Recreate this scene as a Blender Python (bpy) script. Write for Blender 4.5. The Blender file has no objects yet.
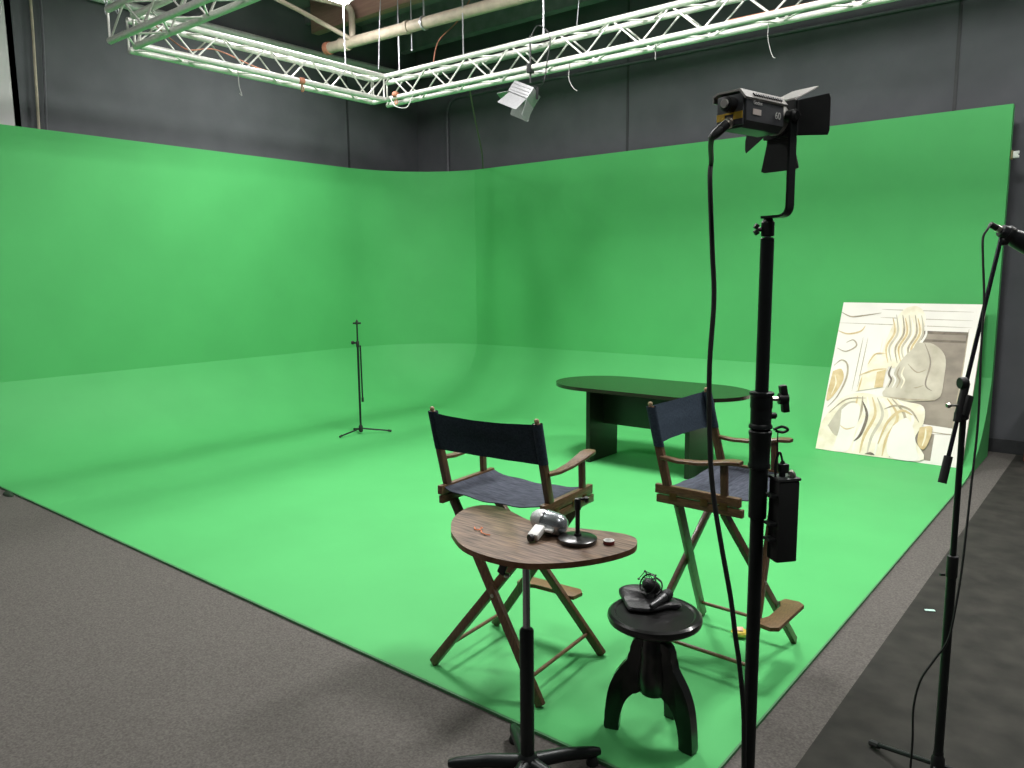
import bpy, bmesh, math, random
from mathutils import Vector, Matrix, noise
random.seed(7)
PI = math.pi
SC = bpy.context.scene
COL = SC.collection
def R(d): return math.radians(d)
def V(*a): return Vector(a if len(a) > 1 else a[0])
def srgb(r, g, b):
    f = lambda c: (c/255/12.92) if c/255 <= .04045 else ((c/255+.055)/1.055)**2.4
    return (f(r), f(g), f(b), 1)

# ------------------------------------------------------------ materials
MATS = {}
def mat(name, col, rough=.6, metal=0., var=.12, scale=30., bump=0., stretch=(1,1,1), col2=None, spec=.5, coat=0.):
    if name in MATS: return MATS[name]
    m = bpy.data.materials.new(name); m.use_nodes = True
    nt = m.node_tree; N = nt.nodes; L = nt.links
    b = N['Principled BSDF']
    b.inputs['Roughness'].default_value = rough
    b.inputs['Metallic'].default_value = metal
    b.inputs['Specular IOR Level'].default_value = spec
    b.inputs['Coat Weight'].default_value = coat
    tc = N.new('ShaderNodeTexCoord'); mp = N.new('ShaderNodeMapping')
    mp.inputs['Scale'].default_value = stretch
    L.new(tc.outputs['Object'], mp.inputs['Vector'])
    nz = N.new('ShaderNodeTexNoise'); nz.inputs['Scale'].default_value = scale
    nz.inputs['Detail'].default_value = 5
    L.new(mp.outputs['Vector'], nz.inputs['Vector'])
    rp = N.new('ShaderNodeValToRGB')
    c = srgb(*col); c2 = srgb(*col2) if col2 else tuple(min(1, x*(1+var)) for x in c[:3])+(1,)
    c1 = c if col2 else tuple(x*(1-var) for x in c[:3])+(1,)
    rp.color_ramp.elements[0].color = c1; rp.color_ramp.elements[1].color = c2
    rp.color_ramp.elements[0].position = .32; rp.color_ramp.elements[1].position = .68
    L.new(nz.outputs['Fac'], rp.inputs['Fac']); L.new(rp.outputs['Color'], b.inputs['Base Color'])
    if bump:
        bp = N.new('ShaderNodeBump'); bp.inputs['Strength'].default_value = bump
        bp.inputs['Distance'].default_value = .004
        L.new(nz.outputs['Fac'], bp.inputs['Height']); L.new(bp.outputs['Normal'], b.inputs['Normal'])
    MATS[name] = m; return m
def emis(name, col, s):
    m = bpy.data.materials.new(name); m.use_nodes = True
    nt = m.node_tree; b = nt.nodes['Principled BSDF']
    b.inputs['Base Color'].default_value = (.9, .9, .9, 1)
    b.inputs['Emission Color'].default_value = col; b.inputs['Emission Strength'].default_value = s
    return m

GREEN = mat('green_paint', (84,177,103), .62, var=.04, scale=1.6, spec=.25)
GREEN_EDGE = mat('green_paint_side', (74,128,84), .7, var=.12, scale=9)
CARPET = mat('grey_carpet', (84,81,78), .95, scale=110, bump=.5, col2=(108,104,100), spec=.1)
BLACKMAT = mat('black_floor_sheet', (46,46,43), .8, scale=7, col2=(60,59,55), spec=.15, bump=.2)
BLACKWALL = mat('black_wall_paint', (86,88,92), .75, var=.10, scale=2.5, spec=.3)
WHITEWALL = mat('white_wall_sheet', (205,203,203), .8, var=.04, scale=3)
CEIL = mat('dark_roof_deck', (136,126,134), .9, var=.2, scale=3, spec=.2)
JOIST = mat('roof_joist', (128,126,132), .9, var=.15, scale=6, spec=.2)
BEAM = mat('brown_beam', (150,118,104), .8, var=.15, scale=8, stretch=(.3,4,4))
ALU = mat('truss_aluminium', (206,206,200), .45, .25, var=.08, scale=40)
STEEL = mat('steel_rod', (190,190,195), .35, .8, var=.1, scale=50)
PIPE = mat('beige_pipe', (176,164,146), .6, .0, var=.12, scale=14)
CONDUIT = mat('pale_conduit', (200,200,198), .5, .2, var=.08, scale=30)
CABLEG = mat('grey_cable', (150,150,148), .6, 0, var=.1, scale=30)
DARKCOND = mat('dark_conduit', (92,92,98), .6, .1, var=.1, scale=30)
WOOD = mat('chair_wood', (78,56,36), .42, var=.3, scale=26, stretch=(9,1.2,9), col2=(122,92,62), coat=.25)
WOODX = mat('chair_wood_leg', (74,53,35), .42, var=.3, scale=22, stretch=(5,5,1), col2=(104,78,53), coat=.25)
FABRIC = mat('navy_canvas', (44,55,66), .92, scale=120, col2=(56,68,80), bump=.5, spec=.15)
SEATFAB = mat('worn_seat_canvas', (58,61,70), .95, scale=18, col2=(82,86,97), bump=.4, stretch=(1,6,1), spec=.1)
BRASS = mat('dull_brass', (120,98,60), .4, .8, scale=60)
BOLT = mat('bright_bolt', (200,195,185), .3, .9, scale=60)
KTOP = mat('driftwood_top', (62,46,35), .5, scale=5, stretch=(1.8,20,4), col2=(142,116,96), coat=.1)
KEDGE = mat('driftwood_edge', (98,66,42), .5, scale=30, col2=(128,92,64))
CHROME = mat('chrome_tube', (170,172,176), .22, .9, var=.05, scale=40)
BLK = mat('black_powder_coat', (26,28,28), .42, .1, var=.1, scale=60)
BLK2 = mat('black_satin_tube', (30,34,34), .38, .3, var=.08, scale=40)
BLKPL = mat('black_plastic', (24,24,25), .5, 0, var=.12, scale=70)
RUB = mat('black_rubber', (30,32,31), .7, 0, var=.1, scale=60)
LACQ = mat('black_lacquer', (20,20,20), .28, 0, var=.15, scale=20, coat=.3)
LEATH = mat('black_leather', (30,30,31), .45, 0, scale=90, col2=(44,44,46), bump=.7)
ESP = mat('espresso_laminate', (26,20,17), .22, 0, scale=16, stretch=(1.5,14,14), col2=(38,29,24), coat=.2)
ESPD = mat('espresso_panel', (26,20,18), .4, 0, scale=16, stretch=(14,14,1.5), col2=(34,27,23))
SILVER = mat('silver_mic_body', (176,182,186), .25, .75, var=.06, scale=30)
GRILL = mat('silver_mic_grille', (198,200,200), .45, .6, var=.25, scale=400, bump=.8)
WHITEPL = mat('white_plastic', (228,228,224), .5, 0, var=.03, scale=30)
YEL = mat('yellow_label', (242,196,66), .5, 0, var=.08, scale=80)
YELW = mat('yellow_wrapper', (236,196,48), .5, 0, scale=40, col2=(250,226,120))
GUN = mat('grey_lamp_metal', (92,94,97), .42, .35, var=.08, scale=50)
LAMPTOP = mat('pale_metal_and_lit_leaf', (196,193,188), .4, .3, var=.06, scale=50)
LEAF = mat('black_barn_door', (44,45,46), .5, .2, var=.1, scale=30)
REDW = mat('reddish_wood', (120,52,34), .5, 0, scale=14, stretch=(8,8,1), col2=(150,74,50))
RED = mat('dark_red_tape', (112,40,34), .5, 0, scale=60)
ORANGE = mat('orange_cord', (226,130,84), .6, 0, scale=60)
MINT = mat('mint_scrap', (190,226,214), .6, 0, scale=60)
TAN = mat('tan_bracket', (140,126,92), .6, 0, scale=60)
RAG = mat('orange_rag', (176,116,92), .8, 0, scale=50)
FIX = mat('fixture_grey', (150,150,152), .45, .5, var=.08, scale=50)
TRIM = mat('black_trim', (48,50,52), .6, 0, scale=20)
PUTTY = mat('scuffed_dark_foam', (40,60,42), .8, 0, scale=60)
TUBE = emis('lamp_tube_glow', (1, .98, .94, 1), 22)

# ------------------------------------------------------------ mesh builder
class MB:
    def __init__(s): s.bm = bmesh.new(); s.mi = 0
    def quad(s, vs, mi=None):
        f = s.bm.faces.new([s.bm.verts.new(v) for v in vs]); f.material_index = s.mi if mi is None else mi; return f
    def grid(s, rows, closed=False, cap=False):
        vs = [[s.bm.verts.new(p) for p in r] for r in rows]
        n = len(rows[0])
        for i in range(len(rows)-1):
            for j in range(n if closed else n-1):
                k = (j+1) % n
                f = s.bm.faces.new((vs[i][j], vs[i][k], vs[i+1][k], vs[i+1][j])); f.material_index = s.mi
        if cap:
            for r in (vs[0], vs[-1]):
                f = s.bm.faces.new(r); f.material_index = s.mi
        return s
    def box(s, c, d, rot=None, taper=1., bev=0):
        c = V(c); h = V(d)/2; M = rot or Matrix.Identity(3)
        p = []
        for z in (-1, 1):
            k = taper if z > 0 else 1
            for x, y in ((-1,-1),(1,-1),(1,1),(-1,1)):
                p.append(s.bm.verts.new(c + M @ V(x*h.x*k, y*h.y*k, z*h.z)))
        fs = []
        for q in ((0,3,2,1),(4,5,6,7),(0,1,5,4),(1,2,6,5),(2,3,7,6),(3,0,4,7)):
            f = s.bm.faces.new([p[i] for i in q]); f.material_index = s.mi; fs.append(f)
        if bev:
            es = list({e for f in fs for e in f.edges})
            bmesh.ops.bevel(s.bm, geom=es, offset=bev, segments=2, profile=.6, affect='EDGES')
        return s
    def bar(s, a, b, w, t, up=(0,0,1), bev=.002):
        """rectangular bar from a to b; w across, t along 'up'"""
        a = V(a); b = V(b); z = (b-a).normalized(); u = V(up)
        if abs(z.dot(u)) > .98: u = V(0,1,0)
        x = u.cross(z).normalized(); y = z.cross(x)
        M = Matrix((x, y, z)).transposed()
        return s.box((a+b)/2, (w, t, (b-a).length), M, bev=bev)
    def tube(s, pts, r, n=10, cap=True, rr=None):
        pts = [V(p) for p in pts]; rows = []; pu = None
        for i, p in enumerate(pts):
            d = (pts[min(i+1, len(pts)-1)]-pts[max(i-1, 0)]).normalized()
            if pu is None:
                u = V(0,0,1) if abs(d.z) < .9 else V(1,0,0)
            else: u = pu
            x = (u-d*u.dot(d)).normalized(); pu = x; y = d.cross(x)
            q = rr[i] if rr else r
            rows.append([p+x*math.cos(2*PI*k/n)*q+y*math.sin(2*PI*k/n)*q for k in range(n)])
        return s.grid(rows, closed=True, cap=cap)
    def lathe(s, prof, n=28, o=(0,0,0), M=None, cap=True):
        """prof: (radius, height) list, axis = local z"""
        o = V(o); M = M or Matrix.Identity(3); rows = []
        for r, z in prof:
            r = max(r, .0004)
            rows.append([o+M @ V(r*math.cos(2*PI*k/n), r*math.sin(2*PI*k/n), z) for k in range(n)])
        return s.grid(rows, closed=True, cap=cap)
    def prism(s, poly, z0, z1, M=None, o=(0,0,0), bev=0):
        o = V(o); M = M or Matrix.Identity(3)
        a = [s.bm.verts.new(o+M @ V(x, y, z0)) for x, y in poly]
        b = [s.bm.verts.new(o+M @ V(x, y, z1)) for x, y in poly]
        n = len(poly); fs = [s.bm.faces.new(a[::-1]), s.bm.faces.new(b)]
        for i in range(n):
            fs.append(s.bm.faces.new((a[i], a[(i+1) % n], b[(i+1) % n], b[i])))
        for f in fs: f.material_index = s.mi
        if bev:
            es = list(fs[0].edges)+list(fs[1].edges)
            bmesh.ops.bevel(s.bm, geom=es, offset=bev, segments=2, profile=.6, affect='EDGES')
        return s
    def build(s, name, ms, parent=None, smooth=True, angle=35):
        bmesh.ops.recalc_face_normals(s.bm, faces=s.bm.faces)
        me = bpy.data.meshes.new(name); s.bm.to_mesh(me); s.bm.free()
        for m in (ms if isinstance(ms, (list, tuple)) else [ms]): me.materials.append(m)
        if smooth:
            me.polygons.foreach_set('use_smooth', [True]*len(me.polygons))
            me.set_sharp_from_angle(angle=R(angle))
        o = bpy.data.objects.new(name, me); COL.objects.link(o)
        if parent: o.parent = parent
        return o
def axis(d, up=(0,0,1)):
    z = V(d).normalized(); u = V(up)
    if abs(z.dot(u)) > .98: u = V(0,1,0)
    x = u.cross(z).normalized(); y = z.cross(x)
    return Matrix((x, y, z)).transposed()
def tag(o, label, cat, group=None):
    o['label'] = label; o['category'] = cat
    if group: o['group'] = group
    return o
def thing(name, label, cat, loc=(0,0,0), rz=0, group=None):
    o = bpy.data.objects.new(name, None); COL.objects.link(o); o.empty_display_size = .1
    o.location = loc; o.rotation_euler = (0,0,rz); return tag(o, label, cat, group)
def struct(name, mb, m, **k):
    o = mb.build(name, m, **k); o['kind'] = 'structure'; return o
def dup_tree(root, loc, rz, label, group=None):
    r = root.copy(); COL.objects.link(r); r.location = loc; r.rotation_euler = (0,0,rz); r['label'] = label
    if group: r['group'] = group
    for ch in list(root.children):
        c = ch.copy(); COL.objects.link(c); c.parent = r
        for g in ch.children:
            d = g.copy(); COL.objects.link(d); d.parent = c
    return r
def smooth_path(pts, k=6):
    P = [V(p) for p in pts]; out = []
    for i in range(len(P)-1):
        p0 = P[max(i-1,0)]; p1 = P[i]; p2 = P[i+1]; p3 = P[min(i+2, len(P)-1)]
        for j in range(k):
            t = j/k
            out.append(.5*((2*p1)+(p2-p0)*t+(2*p0-5*p1+4*p2-p3)*t*t+(3*p1-p0-3*p2+p3)*t**3))
    out.append(P[-1]); return out

# ------------------------------------------------------------ room
XL, YR, XE, YE, TOP = -8.83, 8.60, -1.074, 2.267, 3.30
FZ = -.014
WX, WY, CZ = -9.2, 8.96, 5.4
RX, FY = 4.2, -3.2
b = MB(); b.box(((WX+XE)/2+.0, (FY+WY)/2, FZ-.05), (XE-WX, WY-FY, .1)); b.box(((XE-.86)/2, (FY+WY)/2, FZ-.05), (-.86-XE, WY-FY, .1))
struct('floor', b, CARPET, smooth=False)
b = MB(); b.box(((-.86+RX)/2, (FY+WY)/2, FZ-.05), (RX+.86, WY-FY, .1))
struct('floor', b, BLACKMAT, smooth=False)
b = MB(); b.box((WX-.06, (3.255+WY)/2, (CZ+FZ)/2), (.12, WY-3.255+.12, CZ-FZ)); struct('wall_left', b, BLACKWALL, smooth=False)
b = MB(); b.box((WX-.06, (3.255+FY)/2, (CZ+FZ)/2), (.12, 3.255-FY, CZ-FZ)); struct('wall_left', b, WHITEWALL, smooth=False)
b = MB(); b.box(((WX+RX)/2, WY+.06, (CZ+FZ)/2), (RX-WX, .12, CZ-FZ)); struct('wall_back', b, BLACKWALL, smooth=False)
b = MB(); b.box((RX+.06, (FY+WY)/2, (CZ+FZ)/2), (.12, WY-FY+.24, CZ-FZ)); struct('wall_right', b, BLACKWALL, smooth=False)
b = MB(); b.box(((WX+RX)/2, FY-.06, (CZ+FZ)/2), (RX-WX+.24, .12, CZ-FZ)); struct('wall_front', b, BLACKWALL, smooth=False)
b = MB(); b.box(((WX+RX)/2, (FY+WY)/2, CZ+.05), (RX-WX+.24, WY-FY+.24, .1)); struct('ceiling', b, CEIL, smooth=False)
# panel joints and trims on the black walls
for x in (-5.35, -1.62, .9):
    b = MB(); b.box((x, WY-.004, (CZ+FZ)/2), (.03, .008, CZ-FZ-.02)); struct('trim_1', b, TRIM, smooth=False)
b = MB(); b.box((WX+.004, 7.55, (CZ+FZ)/2), (.008, .03, CZ-FZ-.02)); struct('trim_2', b, TRIM, smooth=False)
b = MB(); b.box(((XE+RX)/2+.1, WY-.006, 1.26), (RX-XE-.2, .012, .035)); struct('trim_3', b, TRIM, smooth=False)
b = MB(); b.box(((WX+RX)/2, WY-.01, FZ+.07), (RX-WX, .02, .14), bev=.004); struct('baseboard_back', b, TRIM, smooth=False)
# roof joists
for i, y in enumerate((7.9, 6.9, 5.9, 4.9, 3.9, 2.9)):
    b = MB(); b.box(((WX+RX)/2, y, CZ-.10), (RX-WX-.02, .06, .20)); struct('trim_4', b, JOIST, smooth=False)
b = MB(); b.box((-6.0, 8.6, CZ-.12), (6.3, .14, .24)); struct('trim_5', b, JOIST, smooth=False)

# ------------------------------------------------------------ green screen cove
cove = thing('green_screen_cove', 'large bright green painted studio backdrop with curved corner and floor', 'green screen', (0,0,0))
r0 = 1.452; xc, yc = XL+r0, 7.18
AR, PHI, BR = 1.157, R(72), 1.114
def plan(d):
    """inner outline at distance d from the wall face"""
    pts = [(XL+d, YE+(7.18-YE)*i/10) for i in range(10)]
    s = min(1, max(-1, (YR-d-yc)/(r0-d))); th = math.asin(s)
    for i in range(19):
        a = th*i/18; pts.append((xc-(r0-d)*math.cos(a), yc+(r0-d)*math.sin(a)))
    x0 = pts[-1][0]
    for i in range(1, 13): pts.append((x0+(XE-x0)*i/12, YR-d))
    return pts
prof = [(0, TOP), (0, 2.6), (0, 1.9), (0, 1.3), (0, .772)]
for i in range(1, 15):
    ph = PHI*(1-i/14); prof.append((1.1-AR*math.sin(ph), .77*(1-math.cos(ph))/(1-math.cos(PHI))))
rows = [[V(x, y, z) for x, y in plan(d)] for d, z in prof]
b = MB(); b.grid(rows)
# outer skin, top cap and end caps
out = [V(x, y, 0) for x, y in plan(-.10)]
n = len(out)
ins = rows[0]
b.grid([ins, [V(p.x, p.y, TOP) for p in out]])
b.grid([[V(p.x, p.y, TOP) for p in out], [V(p.x, p.y, FZ) for p in out]])
for e in (0, -1):
    o = out[e]; poly = [r[e] for r in rows]
    poly = poly + [V(rows[-1][e].x, rows[-1][e].y, FZ), V(o.x, o.y, FZ), V(o.x, o.y, TOP)]
    f = b.quad(poly)
bmesh.ops.remove_doubles(b.bm, verts=b.bm.verts, dist=.0005)
b.build('curved_wall', GREEN, cove, angle=11)
fp = plan(1.1)
b = MB(); poly = fp + [(XE, YE)]
b.prism(poly, FZ, 0.0)
b.build('floor_panel', GREEN, cove, smooth=False)
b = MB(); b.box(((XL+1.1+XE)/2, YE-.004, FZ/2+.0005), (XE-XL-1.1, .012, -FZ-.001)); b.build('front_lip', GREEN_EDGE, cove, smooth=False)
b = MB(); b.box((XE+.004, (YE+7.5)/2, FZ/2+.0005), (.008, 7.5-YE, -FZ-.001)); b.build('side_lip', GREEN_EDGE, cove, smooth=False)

# ------------------------------------------------------------ overhead truss
def truss(label, a, c, hp, z0=3.85, h=.26, w=.22):
    a = V(a); c = V(c); d = (c-a).normalized(); s = V(-d.y, d.x, 0); L = (c-a).length
    t = thing('lighting_truss', label, 'truss', (a.x, a.y, z0), group=None)
    T = lambda u, sd, up: d*u + s*(sd*w/2) + V(0,0,up*h)
    for sd in (-1, 1):
        for up in (0, 1):
            b = MB(); b.tube([T(0,sd,up), T(L,sd,up)], .029, 12); b.build('chord', ALU, t)
    N = int(round(L/hp)); q = L/N
    for face in (0,1,2,3):
        for i in range(N):
            e = i % 2
            if face < 2:
                sd = (-1,1)[face]; p0 = T(i*q, sd, e); p1 = T((i+1)*q, sd, 1-e)
            else:
                up = face-2; p0 = T(i*q, 1-2*e, up); p1 = T((i+1)*q, -1+2*e, up)
            b = MB(); b.tube([p0, p1], .009, 6); b.build('brace', ALU, t)
    for u in (0, L):
        for sd in (-1, 1):
            b = MB(); b.tube([T(u,sd,0), T(u,sd,1)], .010, 6); b.build('end_post', ALU, t)
    return t
TX, TY, TF = -7.25, 6.55, 3.42
truss('aluminium lattice truss running beside the black left wall', (TX, TF+.13, 0), (TX, TY-.13, 0), .27)
truss('aluminium lattice truss parallel to the back wall, holding the small spotlight', (TX-.10, TY, 0), (.2, TY, 0), .306)
truss('nearest aluminium lattice truss, crossing the top left corner of the photo', (TX+.05, TF, 0), (.2, TF, 0), .306)

# rods, chains, wires holding the truss
def rod(x, y, z0, label, r=.008, name='hanger_rod', top=CZ, m=STEEL):
    b = MB(); b.tube([(0,0,0), (0,0,top-z0)], r, 8)
    if name == 'hanger_rod': b.lathe([(.0,0),(r*2.4,.003),(r*2.4,.02),(0,.023)], 8)
    o = b.build(name, m); o.location = (x, y, z0); return tag(o, label, 'rod')
rod(-7.37, 6.05, 4.14, 'thin steel rod left of the inner truss corner, crossing the beige pipe end')
rod(-7.09, 6.63, 4.14, 'thin steel rod rising at the inner corner where two trusses meet', .007)
rod(-6.90, 6.66, 4.40, 'short thin steel rod just right of the inner truss corner', .006)
rod(-6.05, 6.62, 4.14, 'thin steel rod rising from the back truss left of the hanging spotlight')
rod(-4.93, 6.60, 4.14, 'thin steel rod rising from the back truss above the hanging spotlight')
def chain(x, y, z0, label):
    b = MB(); k = int((CZ-z0)/.045); 
    for i in range(k):
        c = V(0, 0, .02+i*.045); pts = []
        for j in range(9):
            a = 2*PI*j/8; u = math.cos(a)*.012; v = math.sin(a)*.03
            pts.append(c+(V(u,0,v) if i % 2 else V(0,u,v)))
        b.tube(pts, .004, 5, cap=False)
    b.tube([(0,0,k*.045-.02), (0,0,CZ-z0)], .004, 5)
    o = b.build('hanging_chain', STEEL); o.location = (x, y, z0); return tag(o, label, 'chain')
chain(-7.42, TF-.02, 4.14, 'steel chain at the outer corner of the left truss')
chain(-7.30, TF+.02, 4.14, 'steel chain just inside the outer corner of the left truss')
def wire(pts, r, label, name='hanging_cable', m=DARKCOND, cat='cable'):
    P = smooth_path(pts, 8); o0 = V(pts[-1])
    b = MB(); b.tube([p-o0 for p in P], r, 6); o = b.build(name, m); o.location = o0
    return tag(o, label, cat)
wire([(-7.14,6.45,5.35),(-7.17,6.42,4.8),(-7.2,6.4,4.2)], .005, 'thin steel wire slanting up from the inner truss corner', m=STEEL)
wire([(-4.45,6.62,5.35),(-4.49,6.63,4.8),(-4.56,6.64,4.14)], .005, 'thin steel wire above the back truss right of the hanging spotlight', m=STEEL)
wire([(-6.02,6.68,3.84),(-6.5,7.3,3.68),(-7.1,8.1,3.45),(-7.55,8.64,3.31)], .009, 'slack grey cable running from the back truss down to the green corner', m=mat('dusty_cable', (120,100,92), .8, scale=30))
wire([(-4.53,6.5,3.86),(-4.55,6.5,3.7),(-4.50,6.5,3.6),(-4.45,6.5,3.56)], .004, 'short loose cable end dangling right of the hanging spotlight', m=CABLEG)
wire([(-3.6,6.5,3.85),(-3.6,6.5,3.75),(-3.6,6.5,3.70)], .004, 'very short white cable tail below the middle of the back truss', m=CABLEG)
wire([(-2.55,6.48,3.86),(-2.56,6.48,3.7),(-2.52,6.48,3.55),(-2.49,6.48,3.52)], .003, 'thin dangling cable below the right stretch of the back truss', m=CABLEG)
wire([(-7.2,4.55,3.86),(-7.2,4.55,3.7),(-7.19,4.57,3.6),(-7.2,4.55,3.62)], .005, 'short white cable end dangling from the left truss', m=CABLEG)
wire([(-6.95,6.35,3.82),(-6.85,6.33,3.72),(-6.72,6.38,3.70),(-6.66,6.42,3.82)], .005, 'loop of white cable under the inner truss corner', m=CONDUIT)
wire([(-6.4,6.5,4.14),(-6.5,6.7,4.45),(-6.45,7.0,4.75),(-6.3,7.2,5.2)], .006, 'reddish cable rising behind the back truss near its corner', m=RAG)
wire([(-7.3,3.75,4.13),(-7.2,4.0,3.93),(-7.25,4.35,4.0),(-7.2,4.8,3.9),(-7.28,5.3,3.9)], .006, 'red cable threaded through the left truss', m=RAG)
wire([(-2.9,6.48,3.89),(-2.5,6.52,3.90),(-2.1,6.47,3.88),(-1.7,6.52,3.9)], .010, 'red cable lying in the right stretch of the back truss', m=RAG)
# orange straps round the chords
def strap(x, y, z, label):
    b = MB(); b.lathe([(.030,-.03),(.036,-.02),(.036,.02),(.030,.03)], 12, M=axis((0,1,0)) if abs(x+7.12) < .03 else axis((1,0,0)))
    b.tube(smooth_path([(0,0,-.03),(.02,.01,-.09),(0,.0,-.11),(-.02,.01,-.06),(0,0,-.03)]), .006, 6)
    o = b.build('cloth_tie', RAG); o.location = (x,y,z); tag(o, label, 'strap')
strap(-7.125, 5.25, 3.85, 'orange cloth tie wrapped round the left truss')
strap(-6.95, 6.425, 3.88, 'orange cloth tie just right of the inner truss corner')

# conduits and pipes
def pipe(name, pts, r, m, label, sub=None, k=6):
    b = MB(); o0 = V(pts[0]); b.tube([V(p)-o0 for p in pts], r, 12); o = b.build(name, m); o.location = o0
    return tag(o, label, 'pipe')
def fillet(a, c, e, r, k=6):
    """polyline a-c-e with round corner at c"""
    a, c, e = V(a), V(c), V(e); u = (a-c).normalized(); v = (e-c).normalized()
    p, q = c+u*r, c+v*r; out = [a]
    for i in range(k+1):
        t = i/k; out.append((1-t)**2*p+2*t*(1-t)*c+t*t*q)
    return out+[e]
pipe('conduit', [(WX+.06, -1.0, 4.82)]+[(WX+.06, y, 4.83) for y in (1,3,5,7)]+[(WX+.06, 8.5, 4.86),(WX+.12, 8.82, 4.86),(WX+.4, 8.90, 4.86),(-6.2,8.90,4.86)], .045, CONDUIT, 'pale pipe running along the top of the left black wall')
pipe('conduit', [(3.8, WY-.03, 4.36),(-2, WY-.03, 4.42),(-7.9, WY-.03, 4.45)]+fillet((-8.0,WY-.03,4.45),(-8.52,WY-.03,4.45),(-8.52,WY-.03,4.0),.25)+[(-8.52,WY-.03,.2)], .022, DARKCOND, 'thin dark conduit across the black back wall, bending down near the corner')
t = thing('overhead_pipe', 'thick beige pipe crossing above the truss corner, its end capped', 'pipe', (-8.30, 6.55, 4.66))
b = MB(); b.tube([(0,0,0),(6,.33,0),(11.8,.65,0)], .065, 16); b.build('main_pipe', PIPE, t)
b = MB(); b.lathe([(.0,-.05),(.06,-.05),(.078,-.04),(.078,.03),(.066,.03)], 16, M=axis((1,.05,0))); 
b.build('end_cap', RAG, t)
b = MB(); b.lathe([(.067,0),(.085,0),(.085,.12),(.067,.12)], 16, o=(.25,.01,0), M=axis((1,.05,0))); b.lathe([(.067,0),(.075,0),(.075,.05),(.067,.05)], 16, o=(1.35,.07,0), M=axis((1,.05,0))); b.build('coupling', PIPE, t)
b = MB(); b.tube(fillet((.45,.02,.02),(.45,.02,.42),(.1,-.6,.50),.12)+[(-.35,-2.2,.52)], .04, 12); b.build('branch_pipe', PIPE, t)
b = MB(); b.tube([(.45,-.02,.03),(.15,-.55,.3),(-.1,-1.0,.5)], .028, 10); b.build('diagonal_branch', PIPE, t)
b = MB(); b.lathe([(.066,0),(.08,0),(.08,.025),(.066,.025)], 14, o=(1.62,.09,0), M=axis((1,.05,0))); b.tube([(1.63,.09,.07),(1.63,.09,.73)], .009, 8); b.build('pipe_hanger', STEEL, t)
b = MB(); b.box((0,0,.0), (3.4,.12,.42), bev=.01); o = b.build('roof_beam', BEAM); o.location = (-8.0+.9, 6.86-.13, 5.17); tag(o, 'reddish brown wooden beam under the dark ceiling beside the bright lamp', 'beam')
# hanging vertical cables by the white wall section
wire([(WX+.05,3.42,5.35),(WX+.05,3.43,4.6),(WX+.06,3.41,3.9),(WX+.06,3.39,3.2)], .014, 'pale cable hanging down beside the white left wall section', m=PIPE)
wire([(WX+.06,3.50,5.35),(WX+.06,3.52,4.5),(WX+.06,3.46,3.2)], .014, 'dark cable hanging second from the white left wall section', m=DARKCOND)

# ------------------------------------------------------------ ceiling lamps
def lamp(x, y, z, along, E, label, L=1.25, wd=.10):
    t = thing('ceiling_light', label, 'ceiling light', (x, y, z))
    M = Matrix.Identity(3) if along == 'y' else Matrix.Rotation(PI/2, 3, 'Z')
    b = MB(); b.box((0,0,.05), (wd+.06 if along=='y' else L+.1, L+.1 if along=='y' else wd+.06, .06), bev=.01); b.build('housing', WHITEPL, t)
    for s in (-wd*.32, wd*.32):
        q = V(s,0,0) if along == 'y' else V(0,s,0); d = V(0,L/2,0) if along == 'y' else V(L/2,0,0)
        b = MB(); b.tube([q-d, q+d], .018, 10); b.build('tube', TUBE, t)
    for s in (-1, 1):
        q = (V(0,1,0) if along == 'y' else V(1,0,0))*L*.4*s
        b = MB(); b.tube([q+V(0,0,.08), q+V(0,0,CZ-z)], .006, 6); b.build('hanger', STEEL, t)
    ld = bpy.data.lights.new('lamp_light', 'AREA'); ld.shape = 'RECTANGLE'
    ld.size, ld.size_y = (wd, L) if along == 'y' else (L, wd)
    ld.energy = E; ld.color = (1, .985, .965)
    lo = bpy.data.objects.new('lamp_light', ld); COL.objects.link(lo); lo.location = (x, y, z-.035)
    lu = bpy.data.lights.new('added_ceiling_fill', 'AREA'); lu.shape = 'RECTANGLE'; lu.size, lu.size_y = ld.size, ld.size_y  # fill light added above each housing to brighten the ceiling
    lu.energy = E*.25; lu.color = ld.color
    uo = bpy.data.objects.new('added_ceiling_fill', lu); COL.objects.link(uo); uo.location = (x, y, z+.085); uo.rotation_euler = (PI,0,0)
    return t
KE = .83
lamp(-7.33, 5.47, 4.88, 'y', 95*KE, 'glaring tube lamp above the left truss, near the beige pipe end', L=1.2)
lamp(-4.3, 4.7, 5.0, 'y', 270*KE, 'wide tube lamp high over the middle of the green floor', wd=.8)
lamp(-1.2, 5.0, 5.0, 'y', 230*KE, 'wide tube lamp high over the right end of the green backdrop', wd=.5)
lamp(-4.6, 0.9, 5.0, 'x', 100*KE, 'wide tube lamp high over the grey carpet', wd=.5)
lamp(.9, 1.2, 5.0, 'x', 60*KE, 'wide tube lamp high over the black floor', wd=.5)
lamp(1.4, 6.6, 5.0, 'y', 120*KE, 'wide tube lamp high near the right part of the back wall', wd=.5)

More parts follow.
